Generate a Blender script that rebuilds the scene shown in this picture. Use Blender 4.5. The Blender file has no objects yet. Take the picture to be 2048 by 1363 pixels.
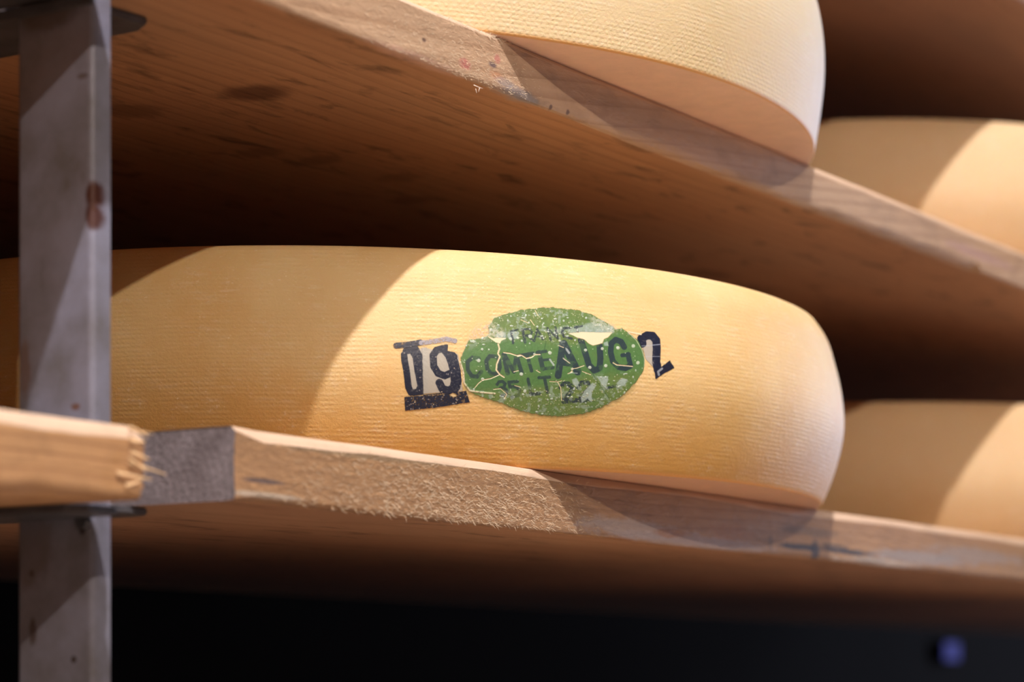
import bpy, bmesh, math, random
import numpy as np
from mathutils import Vector, Matrix

random.seed(4)
rng = np.random.default_rng(7)
S = bpy.context.scene
COL = S.collection

# ------------------------------------------------------------------ camera, world, lights, exposure
# world axes: x runs along the shelf fronts, y into the rack (0 = front plane of the boards), z up
F = 4835.0                                   # focal length in pixels of the 2048 wide frame (85 mm)
CZ = 1.20
CAM = Vector((-0.7743, -0.6429, CZ))
cam_d = bpy.data.cameras.new('camera')
cam = bpy.data.objects.new('camera', cam_d)
COL.objects.link(cam)
cam.location = CAM
cam.rotation_euler = (math.pi / 2, 0, -math.radians(56.84))
cam_d.sensor_width = 36
cam_d.lens = F / 2048 * 36
cam_d.shift_y = (1379 - 681.5) / 2048
cam_d.clip_start = 0.05
cam_d.dof.use_dof = True
cam_d.dof.focus_distance = 1.185
cam_d.dof.aperture_fstop = 6.3
S.camera = cam

w = bpy.data.worlds.new('cellar_air')
S.world = w
w.use_nodes = True
w.node_tree.nodes['Background'].inputs[0].default_value = (0.80, 0.85, 1.0, 1)
w.node_tree.nodes['Background'].inputs[1].default_value = 0.008


def point_lamp(name, loc, power, color, radius):
    d = bpy.data.lights.new(name, 'POINT')
    d.energy = power
    d.color = color
    d.shadow_soft_size = radius
    o = bpy.data.objects.new(name, d)
    COL.objects.link(o)
    o.location = loc
    return o


LAMPS = [((-0.75, -0.92, 3.50), 300, (1.0, 0.95, 0.94), 0.025),
         ((-2.30, -3.25, 3.50), 290, (1.0, 0.85, 0.70), 0.030)]
for i, (l, p, c, r) in enumerate(LAMPS):
    point_lamp('lamp_light', l, p, c, r)
# cool light added at the aisle's far end for pale wheel rims, source unseen
ad = bpy.data.lights.new('door_daylight', 'AREA')
ad.shape = 'RECTANGLE'; ad.size = 0.45; ad.size_y = 2.0; ad.energy = 145; ad.color = (0.70, 0.76, 1.0)
ao = bpy.data.objects.new('door_daylight', ad); COL.objects.link(ao)
ao.location = (6.2, -0.78, 1.75)
ao.rotation_euler = (Vector((0.3, 0.0, 1.45)) - Vector(ao.location)).to_track_quat('-Z', 'Y').to_euler()

S.view_settings.view_transform = 'Standard'
S.view_settings.look = 'None'
S.view_settings.exposure = 0.10
S.view_settings.gamma = 1.0
S.view_settings.use_curve_mapping = False
S.cycles.max_bounces = 10
S.cycles.diffuse_bounces = 6
S.cycles.transparent_max_bounces = 8


# ------------------------------------------------------------------ helpers
def ray(px, py):
    """direction of the photograph's pixel, in rack axes"""
    X, Z = (px - 1024) / F, (1379 - py) / F
    return np.array([0.547 * X + 0.837, -0.837 * X + 0.547, Z])


def on_front(px, py, y=0.0):
    d = ray(px, py)
    s = (y - CAM.y) / d[1]
    return np.array([CAM.x + s * d[0], y, CAM.z + s * d[2]])


def on_level(px, py, z):
    d = ray(px, py)
    s = (z - CAM.z) / d[2]
    return np.array([CAM.x + s * d[0], CAM.y + s * d[1], z])


def tag(o, label=None, cat=None, group=None, kind=None):
    if label: o['label'] = label
    if cat: o['category'] = cat
    if group: o['group'] = group
    if kind: o['kind'] = kind
    return o


def mesh_obj(name, verts, faces, mats, parent=None, loc=(0, 0, 0), smooth=False, midx=None):
    me = bpy.data.meshes.new(name)
    me.from_pydata([tuple(v) for v in verts], [], [tuple(f) for f in faces])
    for m in (mats if isinstance(mats, (list, tuple)) else [mats]):
        me.materials.append(m)
    if midx is not None:
        me.polygons.foreach_set('material_index', midx)
    me.polygons.foreach_set('use_smooth', [smooth] * len(me.polygons))
    me.update()
    o = bpy.data.objects.new(name, me)
    COL.objects.link(o)
    o.location = loc
    if parent is not None:
        o.parent = parent
    return o


def box_vf(x0, x1, y0, y1, z0, z1):
    v = [(x, y, z) for x in (x0, x1) for y in (y0, y1) for z in (z0, z1)]
    f = [(0, 1, 3, 2), (4, 6, 7, 5), (0, 4, 5, 1), (2, 3, 7, 6), (0, 2, 6, 4), (1, 5, 7, 3)]
    return v, f


def bevel_obj(o, wd, seg=2):
    bm = bmesh.new(); bm.from_mesh(o.data)
    bmesh.ops.bevel(bm, geom=list(bm.edges), offset=wd, segments=seg, affect='EDGES', profile=0.5)
    bm.to_mesh(o.data); bm.free()
    o.data.polygons.foreach_set('use_smooth', [True] * len(o.data.polygons))
    return o


def vnoise(n, m, cell, r, octaves=3, ay=1.0):
    """value noise on an n x m grid, 0..1"""
    out = np.zeros((n, m)); amp = 1.0; tot = 0
    for k in range(octaves):
        c = max(cell / 2 ** k, 1.0)
        gy, gx = int(n / (c * ay)) + 3, int(m / c) + 3
        g = r.random((gy, gx))
        yy = np.arange(n) / (c * ay); xx = np.arange(m) / c
        y0 = np.minimum(yy.astype(int), gy - 2); x0 = np.minimum(xx.astype(int), gx - 2)
        fy = yy - y0; fx = xx - x0
        fy = (fy * fy * (3 - 2 * fy))[:, None]; fx = (fx * fx * (3 - 2 * fx))[None, :]
        a = g[y0][:, x0]; b = g[y0][:, x0 + 1]; c_ = g[y0 + 1][:, x0]; d = g[y0 + 1][:, x0 + 1]
        out += amp * ((a * (1 - fx) + b * fx) * (1 - fy) + (c_ * (1 - fx) + d * fx) * fy)
        tot += amp; amp *= 0.55
    return out / tot


class NT:
    """small node-tree helper"""
    def __init__(self, name):
        self.m = bpy.data.materials.new(name)
        self.m.use_nodes = True
        self.t = self.m.node_tree
        self.b = self.t.nodes['Principled BSDF']
        self.out = self.t.nodes['Material Output']

    def n(self, typ, **kw):
        nd = self.t.nodes.new(typ)
        for k, v in kw.items():
            setattr(nd, k, v)
        return nd

    def l(self, a, b):
        self.t.links.new(a, b)

    def put(self, sock, v):
        if isinstance(v, bpy.types.NodeSocket): self.l(v, sock)
        else: sock.default_value = v

    def vm(self, op, a, b=None):
        nd = self.n('ShaderNodeVectorMath', operation=op)
        self.put(nd.inputs[0], a)
        if b is not None: self.put(nd.inputs[1], b)
        return nd.outputs['Value'] if op == 'LENGTH' else nd.outputs[0]

    def ma(self, op, a, b=None, c=None):
        nd = self.n('ShaderNodeMath', operation=op)
        self.put(nd.inputs[0], a)
        if b is not None: self.put(nd.inputs[1], b)
        if c is not None: self.put(nd.inputs[2], c)
        return nd.outputs[0]

    def noise(self, vec, scale, detail=4, rough=0.55, dist=0.0):
        nd = self.n('ShaderNodeTexNoise')
        self.l(vec, nd.inputs['Vector'])
        nd.inputs['Scale'].default_value = scale
        nd.inputs['Detail'].default_value = detail
        nd.inputs['Roughness'].default_value = rough
        nd.inputs['Distortion'].default_value = dist
        return nd.outputs['Fac']

    def scaled(self, vec, s):
        return self.vm('MULTIPLY', vec, s)

    def mr(self, v, a, b, c=0.0, d=1.0, smooth=False):
        nd = self.n('ShaderNodeMapRange')
        if smooth: nd.interpolation_type = 'SMOOTHSTEP'
        self.l(v, nd.inputs[0])
        for i, x in enumerate((a, b, c, d)): nd.inputs[i + 1].default_value = x
        return nd.outputs[0]

    def mix(self, fac, a, b, mode='MIX'):
        nd = self.n('ShaderNodeMix', data_type='RGBA', blend_type=mode)
        self.put(nd.inputs[0], fac)
        self.put(nd.inputs[6], a if isinstance(a, bpy.types.NodeSocket) else (*a, 1))
        self.put(nd.inputs[7], b if isinstance(b, bpy.types.NodeSocket) else (*b, 1))
        return nd.outputs[2]

    def bump(self, h, strength, dist, normal=None):
        nd = self.n('ShaderNodeBump')
        nd.inputs['Strength'].default_value = strength
        nd.inputs['Distance'].default_value = dist
        self.l(h, nd.inputs['Height'])
        if normal is not None: self.l(normal, nd.inputs['Normal'])
        return nd.outputs[0]

    def spot(self, vec, c, r, nz=None, edge=0.35, namp=0.5):
        """1 inside an ellipsoid around c with radii r, ragged by the noise socket nz"""
        v = self.vm('SUBTRACT', vec, tuple(c))
        v = self.vm('DIVIDE', v, tuple(r))
        L = self.vm('LENGTH', v)
        if nz is not None:
            L = self.ma('ADD', L, self.ma('MULTIPLY', self.ma('SUBTRACT', nz, 0.5), namp * 2))
        return self.mr(L, 1 - edge, 1 + edge, 1.0, 0.0, True)


# ------------------------------------------------------------------ materials
def wood(name, light, dark, ring=(0.0, -0.02), freq=230, spots=(), rough_bump=0.5, sat_end=None, end=False, grain=0.55,
         coarse=0.0, tilt=0.0, marks=0.2):
    """spruce sawn along x (object coordinates); spots: (centre, radii, colour, amount, raggedness)"""
    k = NT(name)
    tc = k.n('ShaderNodeTexCoord').outputs['Object']
    mp = k.n('ShaderNodeMapping')
    k.l(tc, mp.inputs['Vector'])
    mp.inputs['Rotation'].default_value = (0, tilt, 0)
    v0 = mp.outputs[0]
    warp = k.n('ShaderNodeTexNoise'); k.l(k.scaled(v0, (1.6, 9, 9)), warp.inputs['Vector'])
    warp.inputs['Scale'].default_value = 1.2; warp.inputs['Detail'].default_value = 2
    wv = k.vm('MULTIPLY', k.vm('SUBTRACT', warp.outputs['Color'], (0.5, 0.5, 0.5)), (0, 0.035, 0.035))
    v = k.vm('ADD', v0, wv)
    # annual rings: distance from the pith line
    vr = k.vm('MULTIPLY', k.vm('SUBTRACT', v, (0, ring[0], ring[1])), (0.02, 1, 1))
    dist = k.vm('LENGTH', vr)
    fr = k.ma('FRACT', k.ma('MULTIPLY', dist, freq))
    ringv = k.ma('POWER', fr, 3.0)
    late = k.mr(ringv, 0.15, 0.9, 0, 1, True)
    fine = k.noise(k.scaled(v0, (6, 260, 260)), 1.0, 5, 0.65)
    mid = k.noise(k.scaled(v0, (5, 38, 38)), 1.0, 4, 0.6)
    big = k.noise(k.scaled(v0, (2.2, 8, 8)), 1.0, 3, 0.5)
    c = k.mix(k.ma('MULTIPLY', late, grain), light, dark)
    c = k.mix(k.mr(mid, 0.35, 0.72, 0, 0.45), c, tuple(0.62 * a + 0.12 * b for a, b in zip(light, dark)))
    c = k.mix(k.mr(fine, 0.3, 0.75, 0, 0.35), c, dark)
    c = k.mix(k.mr(big, 0.35, 0.7, 0.0, 0.5), c, tuple(a * b for a, b in zip(light, (1.0, 0.80, 0.66))))
    nz = k.noise(k.scaled(tc, (60, 160, 160)), 1.0, 5, 0.7)
    mk = k.noise(k.scaled(tc, (22, 70, 40)), 1.0, 4, 0.6, 0.6)
    c = k.mix(k.mr(mk, 0.56, 0.70, 0, marks), c, tuple(0.45 * x for x in dark))
    for (ctr, rad, colr, amt, rag) in spots:
        s = k.spot(tc, ctr, rad, nz, 0.4, rag)
        c = k.mix(k.ma('MULTIPLY', s, amt), c, colr)
    k.l(c, k.b.inputs['Base Color'])
    k.b.inputs['Roughness'].default_value = 0.72
    k.b.inputs['Specular IOR Level'].default_value = 0.35
    h = k.ma('ADD', k.ma('MULTIPLY', fine, 0.6), k.ma('MULTIPLY', late, -0.3))
    nrm = k.bump(h, rough_bump, 0.0012)
    if coarse > 0:
        cn = k.noise(k.scaled(tc, (190, 420, 420)), 1.0, 6, 0.75, 0.4)
        cn2 = k.noise(k.scaled(tc, (70, 240, 240)), 1.0, 3, 0.6)
        nrm = k.bump(k.ma('ADD', cn, k.ma('MULTIPLY', cn2, 0.8)), coarse, 0.0030, nrm)
    k.l(nrm, k.b.inputs['Normal'])
    return k.m


def endgrain(name, a, b, ring=(0.05, -0.03)):
    k = NT(name)
    tc = k.n('ShaderNodeTexCoord').outputs['Object']
    d = k.vm('LENGTH', k.vm('MULTIPLY', k.vm('SUBTRACT', tc, (0, ring[0], ring[1])), (0, 1, 1)))
    fr = k.mr(k.ma('POWER', k.ma('FRACT', k.ma('MULTIPLY', d, 260)), 2.0), 0.1, 1, 0, 0.35)
    n1 = k.noise(tc, 420, 5, 0.7)
    n2 = k.noise(tc, 70, 4, 0.6)
    c = k.mix(k.mr(n2, 0.35, 0.68), a, b)
    c = k.mix(k.mr(n1, 0.4, 0.75, 0, 0.5), c, tuple(x * 0.4 for x in a))
    c = k.mix(fr, c, tuple(x * 0.5 for x in a))
    k.l(c, k.b.inputs['Base Color'])
    k.b.inputs['Roughness'].default_value = 0.85
    k.l(k.bump(n1, 0.8, 0.0015), k.b.inputs['Normal'])
    return k.m


def rind(name, base, warm, pale, base_face, h_top, rib=0.9, pale_from=None, seed=0.0, dots=0.0, spotted=1.0):
    """pressed cheese rind. UV: u = arc length in metres, v = height in metres (flat faces: v<0)"""
    k = NT(name)
    uv = k.n('ShaderNodeUVMap').outputs[0]
    tc = k.n('ShaderNodeTexCoord').outputs['Object']
    tcs = k.vm('ADD', tc, (seed, seed * 0.7, seed * 0.3))
    sep = k.n('ShaderNodeSeparateXYZ'); k.l(uv, sep.inputs[0])
    u, v = sep.outputs[0], sep.outputs[1]
    n_big = k.noise(tcs, 14, 4, 0.6)
    n_mid = k.noise(tcs, 60, 5, 0.65)
    uvw = k.vm('ADD', uv, (seed, 0, 0))
    n_str = k.noise(k.scaled(uvw, (75, 420, 1)), 1.0, 5, 0.65)
    n_fin = k.noise(tcs, 900, 4, 0.7)
    n_med = k.noise(tcs, 330, 4, 0.7)
    c = k.mix(k.mr(n_big, 0.35, 0.7), base, tuple(0.55 * x + 0.45 * y for x, y in zip(base, warm)))
    # foot a little more orange: warm bounce from the wood put into the colour
    lowm = k.mr(k.ma('ADD', v, k.ma('MULTIPLY', n_mid, 0.020)), 0.005, h_top * 0.70, 1.0, 0.0, True)
    c = k.mix(k.ma('MULTIPLY', lowm, 0.9), c, warm)
    # whitish dry smear rubbed on the ridges
    sm = k.ma('MULTIPLY', k.mr(n_str, 0.50, 0.72), k.mr(n_mid, 0.42, 0.66))
    c = k.mix(k.ma('MULTIPLY', sm, 0.40), c, pale)
    dust = k.ma('MULTIPLY', k.mr(n_med, 0.60, 0.74), k.mr(n_mid, 0.46, 0.62))
    c = k.mix(k.ma('MULTIPLY', dust, 0.6 * spotted), c, pale)
    fl = k.noise(k.scaled(uvw, (420, 950, 1)), 1.0, 3, 0.6)
    c = k.mix(k.ma('MULTIPLY', k.mr(fl, 0.62, 0.70), k.mr(n_mid, 0.40, 0.60, 0.05, 0.5 * spotted)), c, tuple(min(1, x * 1.08) for x in pale))
    if pale_from is not None:   # whitened side of the wheel: object x beyond this value
        sx = k.n('ShaderNodeSeparateXYZ'); k.l(tc, sx.inputs[0])
        pm = k.mr(k.ma('ADD', sx.outputs[0], k.ma('MULTIPLY', n_mid, 0.05)), pale_from, pale_from + 0.13, 0, 0.75, True)
        c = k.mix(pm, c, pale)
    rim = k.mr(v, 0.0006, 0.0030, 0.8, 0.0, True)
    c = k.mix(rim, c, (0.80, 0.40, 0.13))
    face = k.mr(v, -0.0005, -0.0001, 1.0, 0.0)
    fcol = k.mix(k.mr(k.noise(k.scaled(tcs, (1, 1, 1)), 50, 5, 0.7), 0.35, 0.7), base_face, tuple(x * 0.86 for x in base_face))
    c = k.mix(face, c, fcol)
    k.l(c, k.b.inputs['Base Color'])
    k.b.inputs['Roughness'].default_value = 0.55
    k.b.inputs['Specular IOR Level'].default_value = 0.4
    k.b.inputs['Subsurface Weight'].default_value = 0.25
    k.b.inputs['Subsurface Radius'].default_value = (1.0, 0.55, 0.2)
    k.b.inputs['Subsurface Scale'].default_value = 0.006
    # relief: horizontal cloth ridges broken up by noise, cross threads
    wob = k.ma('MULTIPLY', k.ma('SUBTRACT', k.noise(k.scaled(uvw, (18, 60, 1)), 1.0, 3, 0.5), 0.5), 6.0)
    ridge = k.ma('SINE', k.ma('ADD', k.ma('MULTIPLY', v, 2 * math.pi / 0.00215), wob))
    cross = k.ma('SINE', k.ma('MULTIPLY', u, 2 * math.pi / 0.0026))
    amp = k.mr(n_mid, 0.38, 0.62, 0.05, 1.0)
    h = k.ma('MULTIPLY', k.ma('ADD', k.ma('MULTIPLY', ridge, 0.26), k.ma('MULTIPLY', k.ma('MULTIPLY', ridge, cross), 0.16)), amp)
    h = k.ma('ADD', h, k.ma('MULTIPLY', n_str, 0.9))
    if dots > 0:   # raised stitches in rows near the foot
        rows = k.ma('MULTIPLY', k.ma('SINE', k.ma('MULTIPLY', v, 2 * math.pi / 0.0040)), k.ma('SINE', k.ma('MULTIPLY', u, 2 * math.pi / 0.0042)))
        band = k.mr(v, 0.010, 0.026, 1.0, 0.0, True)
        h = k.ma('ADD', h, k.ma('MULTIPLY', k.ma('MULTIPLY', k.ma('MAXIMUM', rows, 0.0), band), dots))
    h = k.ma('ADD', h, k.ma('MULTIPLY', n_med, 1.6))
    h = k.ma('ADD', h, k.ma('MULTIPLY', n_fin, 0.9))
    hs = k.ma('MULTIPLY', h, k.ma('SUBTRACT', 1.0, k.ma('MULTIPLY', face, 0.85)))
    k.l(k.bump(hs, rib, 0.00045), k.b.inputs['Normal'])
    return k.m


def plain(name, c, rough=0.6, metal=0.0, var=0.2, scale=20, bump=0.0, emis=None):
    k = NT(name)
    tc = k.n('ShaderNodeTexCoord').outputs['Object']
    n = k.noise(tc, scale, 5, 0.6)
    col = k.mix(k.mr(n, 0.3, 0.7), c, tuple(x * (1 - var) for x in c))
    k.l(col, k.b.inputs['Base Color'])
    k.b.inputs['Roughness'].default_value = rough
    k.b.inputs['Metallic'].default_value = metal
    if bump: k.l(k.bump(n, bump, 0.004), k.b.inputs['Normal'])
    if emis:
        k.b.inputs['Emission Color'].default_value = (*emis[0], 1)
        k.b.inputs['Emission Strength'].default_value = emis[1]
    return k.m


# ------------------------------------------------------------------ setting
def slab(name, b, mat):
    v, f = box_vf(*b)
    return tag(mesh_obj(name, v, f, mat), kind='structure')


M_floor = plain('worn_concrete', (0.55, 0.43, 0.33), 0.55, 0, 0.25, 3, 0.1)
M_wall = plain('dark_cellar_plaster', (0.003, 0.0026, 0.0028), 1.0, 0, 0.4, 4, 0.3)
M_ceil = plain('cellar_ceiling', (0.25, 0.23, 0.21), 0.9, 0, 0.3, 3, 0.2)
slab('floor', (-5, 13, -5, 0.97, -0.1, 0), M_floor)
slab('ceiling', (-5, 13, -5, 0.97, 3.7, 3.8), M_ceil)
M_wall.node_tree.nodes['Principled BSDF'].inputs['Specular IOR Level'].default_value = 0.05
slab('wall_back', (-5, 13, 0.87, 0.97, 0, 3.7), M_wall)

# lamps that hang under the ceiling
M_lamp = plain('lamp_housing', (0.6, 0.6, 0.62), 0.4, 0.3)
for i, (l, p, c, r) in enumerate(LAMPS):
    root = bpy.data.objects.new('ceiling_lamp', None); COL.objects.link(root)
    root.location = (l[0], l[1], 3.7)
    tag(root, ['round ceiling lamp nearest above the rack post', 'round ceiling lamp across the aisle'][i], 'lamp')
    bm = bmesh.new()
    bmesh.ops.create_cone(bm, cap_ends=True, segments=32, radius1=0.07, radius2=0.03, depth=0.10, matrix=Matrix.Translation((0, 0, -0.05)))
    me = bpy.data.meshes.new('housing'); bm.to_mesh(me); bm.free(); me.materials.append(M_lamp)
    o = bpy.data.objects.new('housing', me); COL.objects.link(o); o.parent = root

# ------------------------------------------------------------------ shelf boards
def board(name, x0, x1, y0, y1, z0f, z1, mats, ct=0.003, cb=0.002, nx=400, rough=0.0003, seed=1, end_rag=0.0, y_front=None, chips=()):
    """board along x. z0f(x) gives the underside at the front; ct/cb(x): top and bottom front chamfers.
    front face is finely divided and slightly uneven. mats = [long grain, end grain]"""
    r = np.random.default_rng(seed)
    xs = np.linspace(x0, x1, nx)
    nf = 14
    nzt = vnoise(nx, nf + 8, 12, r, 4, 1.0)
    nzl = vnoise(nx, 4, 40, r, 4, 1.0)
    verts, faces, midx = [], [], []
    ring_n = None
    for i, x in enumerate(xs):
        zb = z0f(x) if callable(z0f) else z0f
        a = ct(x) if callable(ct) else ct
        b = cb(x) if callable(cb) else cb
        a = a * (0.65 + 0.7 * nzl[i, 0]); b = b * (0.5 + 1.0 * nzl[i, 1])
        yf = y0 + (y_front(x) if y_front else 0.0) + (nzl[i, 2] - 0.5) * 0.0012
        prof = []
        prof.append((y1, z1)); prof.append(((y0 + y1) / 2, z1)); prof.append((yf + a * 1.6, z1))
        prof.append((yf + a * 0.75, z1 - a * 0.06))
        prof.append((yf + a * 0.40, z1 - a * 0.45)); prof.append((yf + a * 0.10, z1 - a * 0.85))
        zt, zc = z1 - a * 1.05, zb + b
        for j in range(nf):
            t = j / (nf - 1)
            d = (nzt[i, j] - 0.5) * 2 * rough
            for (cx, cz, rx, rz, dep) in chips:
                q = ((x - cx) / rx) ** 2 + ((zt + (zc - zt) * t - cz) / rz) ** 2
                if q < 1: d += dep * (1 - q)
            prof.append((yf + d, zt + (zc - zt) * t))
        prof.append((yf + b * 0.35, zb + b * 0.35))
        prof.append((yf + b, zb + (nzl[i, 3] - 0.5) * 0.0006)); prof.append((yf + b * 1.5 + 0.004, zb))
        prof.append(((y0 + y1) / 2, zb)); prof.append((y1, zb))
        n = len(prof)
        for (yy, zz) in prof:
            xo = 0.0
            if i == 0: xo = (r.random() - 0.5) * end_rag
            if i == nx - 1: xo = (r.random() - 0.5) * end_rag
            verts.append((x - x0 + xo, yy - y0, zz - z1))
        if i:
            p, q = (i - 1) * n, i * n
            for j in range(n):
                jn = (j + 1) % n
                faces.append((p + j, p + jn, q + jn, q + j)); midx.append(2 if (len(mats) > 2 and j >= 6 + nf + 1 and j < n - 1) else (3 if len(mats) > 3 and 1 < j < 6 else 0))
    n = len(prof)
    faces.append(tuple(range(n))[::-1]); midx.append(1)
    faces.append(tuple((nx - 1) * n + j for j in range(n))); midx.append(1)
    o = mesh_obj(name, verts, faces, mats, loc=(x0, y0, z1), smooth=True, midx=midx)
    bm = bmesh.new(); bm.from_mesh(o.data); bmesh.ops.recalc_face_normals(bm, faces=bm.faces)
    for f in bm.faces:
        if f.material_index == 1: f.smooth = False
    for e in bm.edges:
        if len(e.link_faces) == 2 and e.calc_face_angle(0) > 0.6: e.smooth = False
    bm.to_mesh(o.data); bm.free()
    return o


ZL = 1.3094     # top of the lower board
ZU = 1.5150     # top of the upper board
ZUB = 1.4889


def spot_front(px, py, rpx, rpy, col, amt, rag, origin, dy=0.006):
    p = on_front(px, py)
    e = on_front(px + rpx, py); g = on_front(px, py - rpy)
    return ((p[0] - origin[0], 0.0, p[2] - origin[2]), (max(abs(e[0] - p[0]), 1e-4), dy, max(abs(g[2] - p[2]), 1e-4)), col, amt, rag)


def spot_under(px, py, rx, ry, col, amt, rag, z, origin):
    p = on_level(px, py, z)
    return ((p[0] - origin[0], p[1] - origin[1], z - origin[2]), (rx, ry, 0.004), col, amt, rag)


oL = (0.0, 0.0, ZL)
INK = (0.035, 0.037, 0.055)
GREY = (0.42, 0.38, 0.39)
PALE = (0.72, 0.60, 0.52)
RUST = (0.42, 0.18, 0.06)
low_spots = [
    spot_front(1600, 1093, 40, 6, INK, 0.9, 0.9, oL), spot_front(1632, 1100, 8, 20, INK, 0.8, 0.6, oL),
    spot_front(1700, 1103, 50, 5, INK, 0.95, 0.8, oL), spot_front(1670, 1092, 25, 5, INK, 0.6, 0.9, oL),
    spot_front(1745, 1120, 30, 5, INK, 0.7, 0.9, oL), spot_front(1542, 1085, 5, 16, (0.08, 0.06, 0.06), 0.4, 0.8, oL),
    spot_front(1620, 1062, 60, 8, (0.16, 0.12, 0.10), 0.5, 1.0, oL),
    spot_front(1840, 1115, 90, 12, GREY, 0.7, 0.9, oL), spot_front(1950, 1110, 90, 14, GREY, 0.5, 0.9, oL),
    spot_front(1760, 1125, 70, 8, PALE, 0.7, 1.0, oL),
    spot_front(1260, 1055, 90, 18, (0.55, 0.49, 0.50), 0.6, 0.9, oL), spot_front(1400, 1085, 140, 14, (0.52, 0.44, 0.46), 0.6, 0.8, oL),
    spot_front(1240, 1082, 30, 8, RUST, 0.8, 0.8, oL), spot_front(1340, 1066, 30, 9, RUST, 0.7, 0.8, oL), spot_front(1460, 1064, 45, 14, RUST, 0.6, 0.9, oL),
    spot_front(530, 962, 40, 5, (0.12, 0.09, 0.10), 0.8, 0.5, oL),
    spot_front(700, 905, 160, 9, (0.25, 0.20, 0.13), 0.5, 0.7, oL), spot_front(900, 925, 120, 7, (0.25, 0.20, 0.13), 0.5, 0.7, oL),
    spot_front(530, 990, 70, 6, (0.75, 0.66, 0.55), 0.6, 0.6, oL),
]
W_low = wood('spruce_lower_board', (0.56, 0.335, 0.17), (0.25, 0.13, 0.06), ring=(0.06, -0.10), freq=210, spots=low_spots, coarse=0.9, grain=0.45)
E_low = endgrain('weathered_end_grain', (0.19, 0.15, 0.16), (0.30, 0.25, 0.27))
W_edge = wood('worn_pale_edge', (0.70, 0.53, 0.40), (0.45, 0.30, 0.19), ring=(0.1, 0.2), freq=90, grain=0.2)  # chamfers paler than the boards: light caught on the edge painted in
W_und = wood('aged_lower_underside', (0.40, 0.24, 0.15), (0.20, 0.10, 0.055), ring=(0.1, 0.2), freq=120, spots=(), grain=0.35, marks=0.6)  # darker copy of the board wood, underside shade put into the colour
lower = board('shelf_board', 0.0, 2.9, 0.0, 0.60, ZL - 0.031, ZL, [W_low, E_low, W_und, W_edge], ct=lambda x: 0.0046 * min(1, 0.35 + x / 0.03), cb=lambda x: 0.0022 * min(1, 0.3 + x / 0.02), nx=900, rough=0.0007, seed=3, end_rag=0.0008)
tag(lower, 'lower spruce board carrying the wheel with the green oval label, grey sawn end at left', 'shelf board')

oU = (-0.02, 0.0, ZU)
KN = (0.10, 0.035, 0.015)
up_spots = [
    spot_under(512, 186, 0.0135, 0.017, KN, 0.75, 0.35, ZUB, oU),
    spot_under(270, 222, 0.014, 0.014, KN, 0.5, 1.0, ZUB, oU),
    spot_under(520, 305, 0.010, 0.014, KN, 0.4, 1.0, ZUB, oU), spot_under(640, 320, 0.010, 0.014, KN, 0.4, 1.0, ZUB, oU),
    spot_under(1060, 203, 0.022, 0.003, (0.12, 0.09, 0.07), 0.6, 0.8, ZUB, oU),
    spot_under(1420, 548, 0.022, 0.012, KN, 0.5, 0.8, ZUB, oU), spot_under(800, 355, 0.010, 0.014, KN, 0.35, 1.0, ZUB, oU),
    spot_under(820, 400, 0.010, 0.014, KN, 0.35, 1.0, ZUB, oU), spot_under(1700, 430, 0.04, 0.010, KN, 0.3, 0.9, ZUB, oU),
    spot_front(930, 128, 11, 10, (0.55, 0.16, 0.15), 0.7, 0.5, oU), spot_front(994, 118, 6, 9, (0.55, 0.16, 0.15), 0.6, 0.5, oU),
    spot_front(985, 130, 7, 5, (0.12, 0.08, 0.10), 0.8, 0.4, oU), spot_front(993, 152, 14, 8, (0.60, 0.28, 0.14), 0.6, 0.5, oU),
    spot_front(848, 80, 4, 4, (0.12, 0.06, 0.05), 0.8, 0.4, oU),
    spot_front(1040, 192, 40, 14, (0.33, 0.30, 0.31), 0.6, 0.9, oU), spot_front(1010, 165, 20, 8, (0.33, 0.30, 0.31), 0.5, 0.9, oU),
    spot_front(1104, 214, 3, 5, (0.12, 0.06, 0.05), 0.8, 0.2, oU), spot_front(1137, 224, 3, 5, (0.12, 0.06, 0.05), 0.8, 0.2, oU),
    spot_front(830, 118, 90, 12, (0.70, 0.42, 0.33), 0.5, 0.7, oU),
    spot_front(1340, 250, 200, 20, (0.30, 0.20, 0.12), 0.35, 0.7, oU),  # browner front below the overhanging wheel, its cast shadow painted in
    spot_front(1960, 510, 60, 10, (0.50, 0.30, 0.30), 0.5, 0.8, oU),
]
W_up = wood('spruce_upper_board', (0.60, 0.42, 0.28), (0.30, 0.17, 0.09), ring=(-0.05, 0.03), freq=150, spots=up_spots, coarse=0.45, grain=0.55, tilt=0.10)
W_upu = wood('aged_upper_underside', (0.52, 0.285, 0.15), (0.24, 0.12, 0.06), ring=(-0.05, 0.03), freq=110, spots=up_spots, grain=0.35, marks=0.7)  # browner copy of the front wood with the shade below painted in
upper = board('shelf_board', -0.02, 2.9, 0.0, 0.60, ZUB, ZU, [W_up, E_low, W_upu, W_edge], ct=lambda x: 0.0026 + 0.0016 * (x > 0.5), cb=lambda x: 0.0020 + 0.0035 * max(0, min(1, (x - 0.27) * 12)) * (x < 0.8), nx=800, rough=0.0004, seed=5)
tag(upper, 'upper spruce board seen from below, knots on its underside, carrying the pale wheel', 'shelf board')

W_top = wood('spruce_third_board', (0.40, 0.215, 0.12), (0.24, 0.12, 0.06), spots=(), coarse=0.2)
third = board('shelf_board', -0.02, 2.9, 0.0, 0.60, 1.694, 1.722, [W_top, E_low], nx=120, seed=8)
tag(third, 'blurred brown board at the top right corner, underside in shade', 'shelf board')

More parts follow.
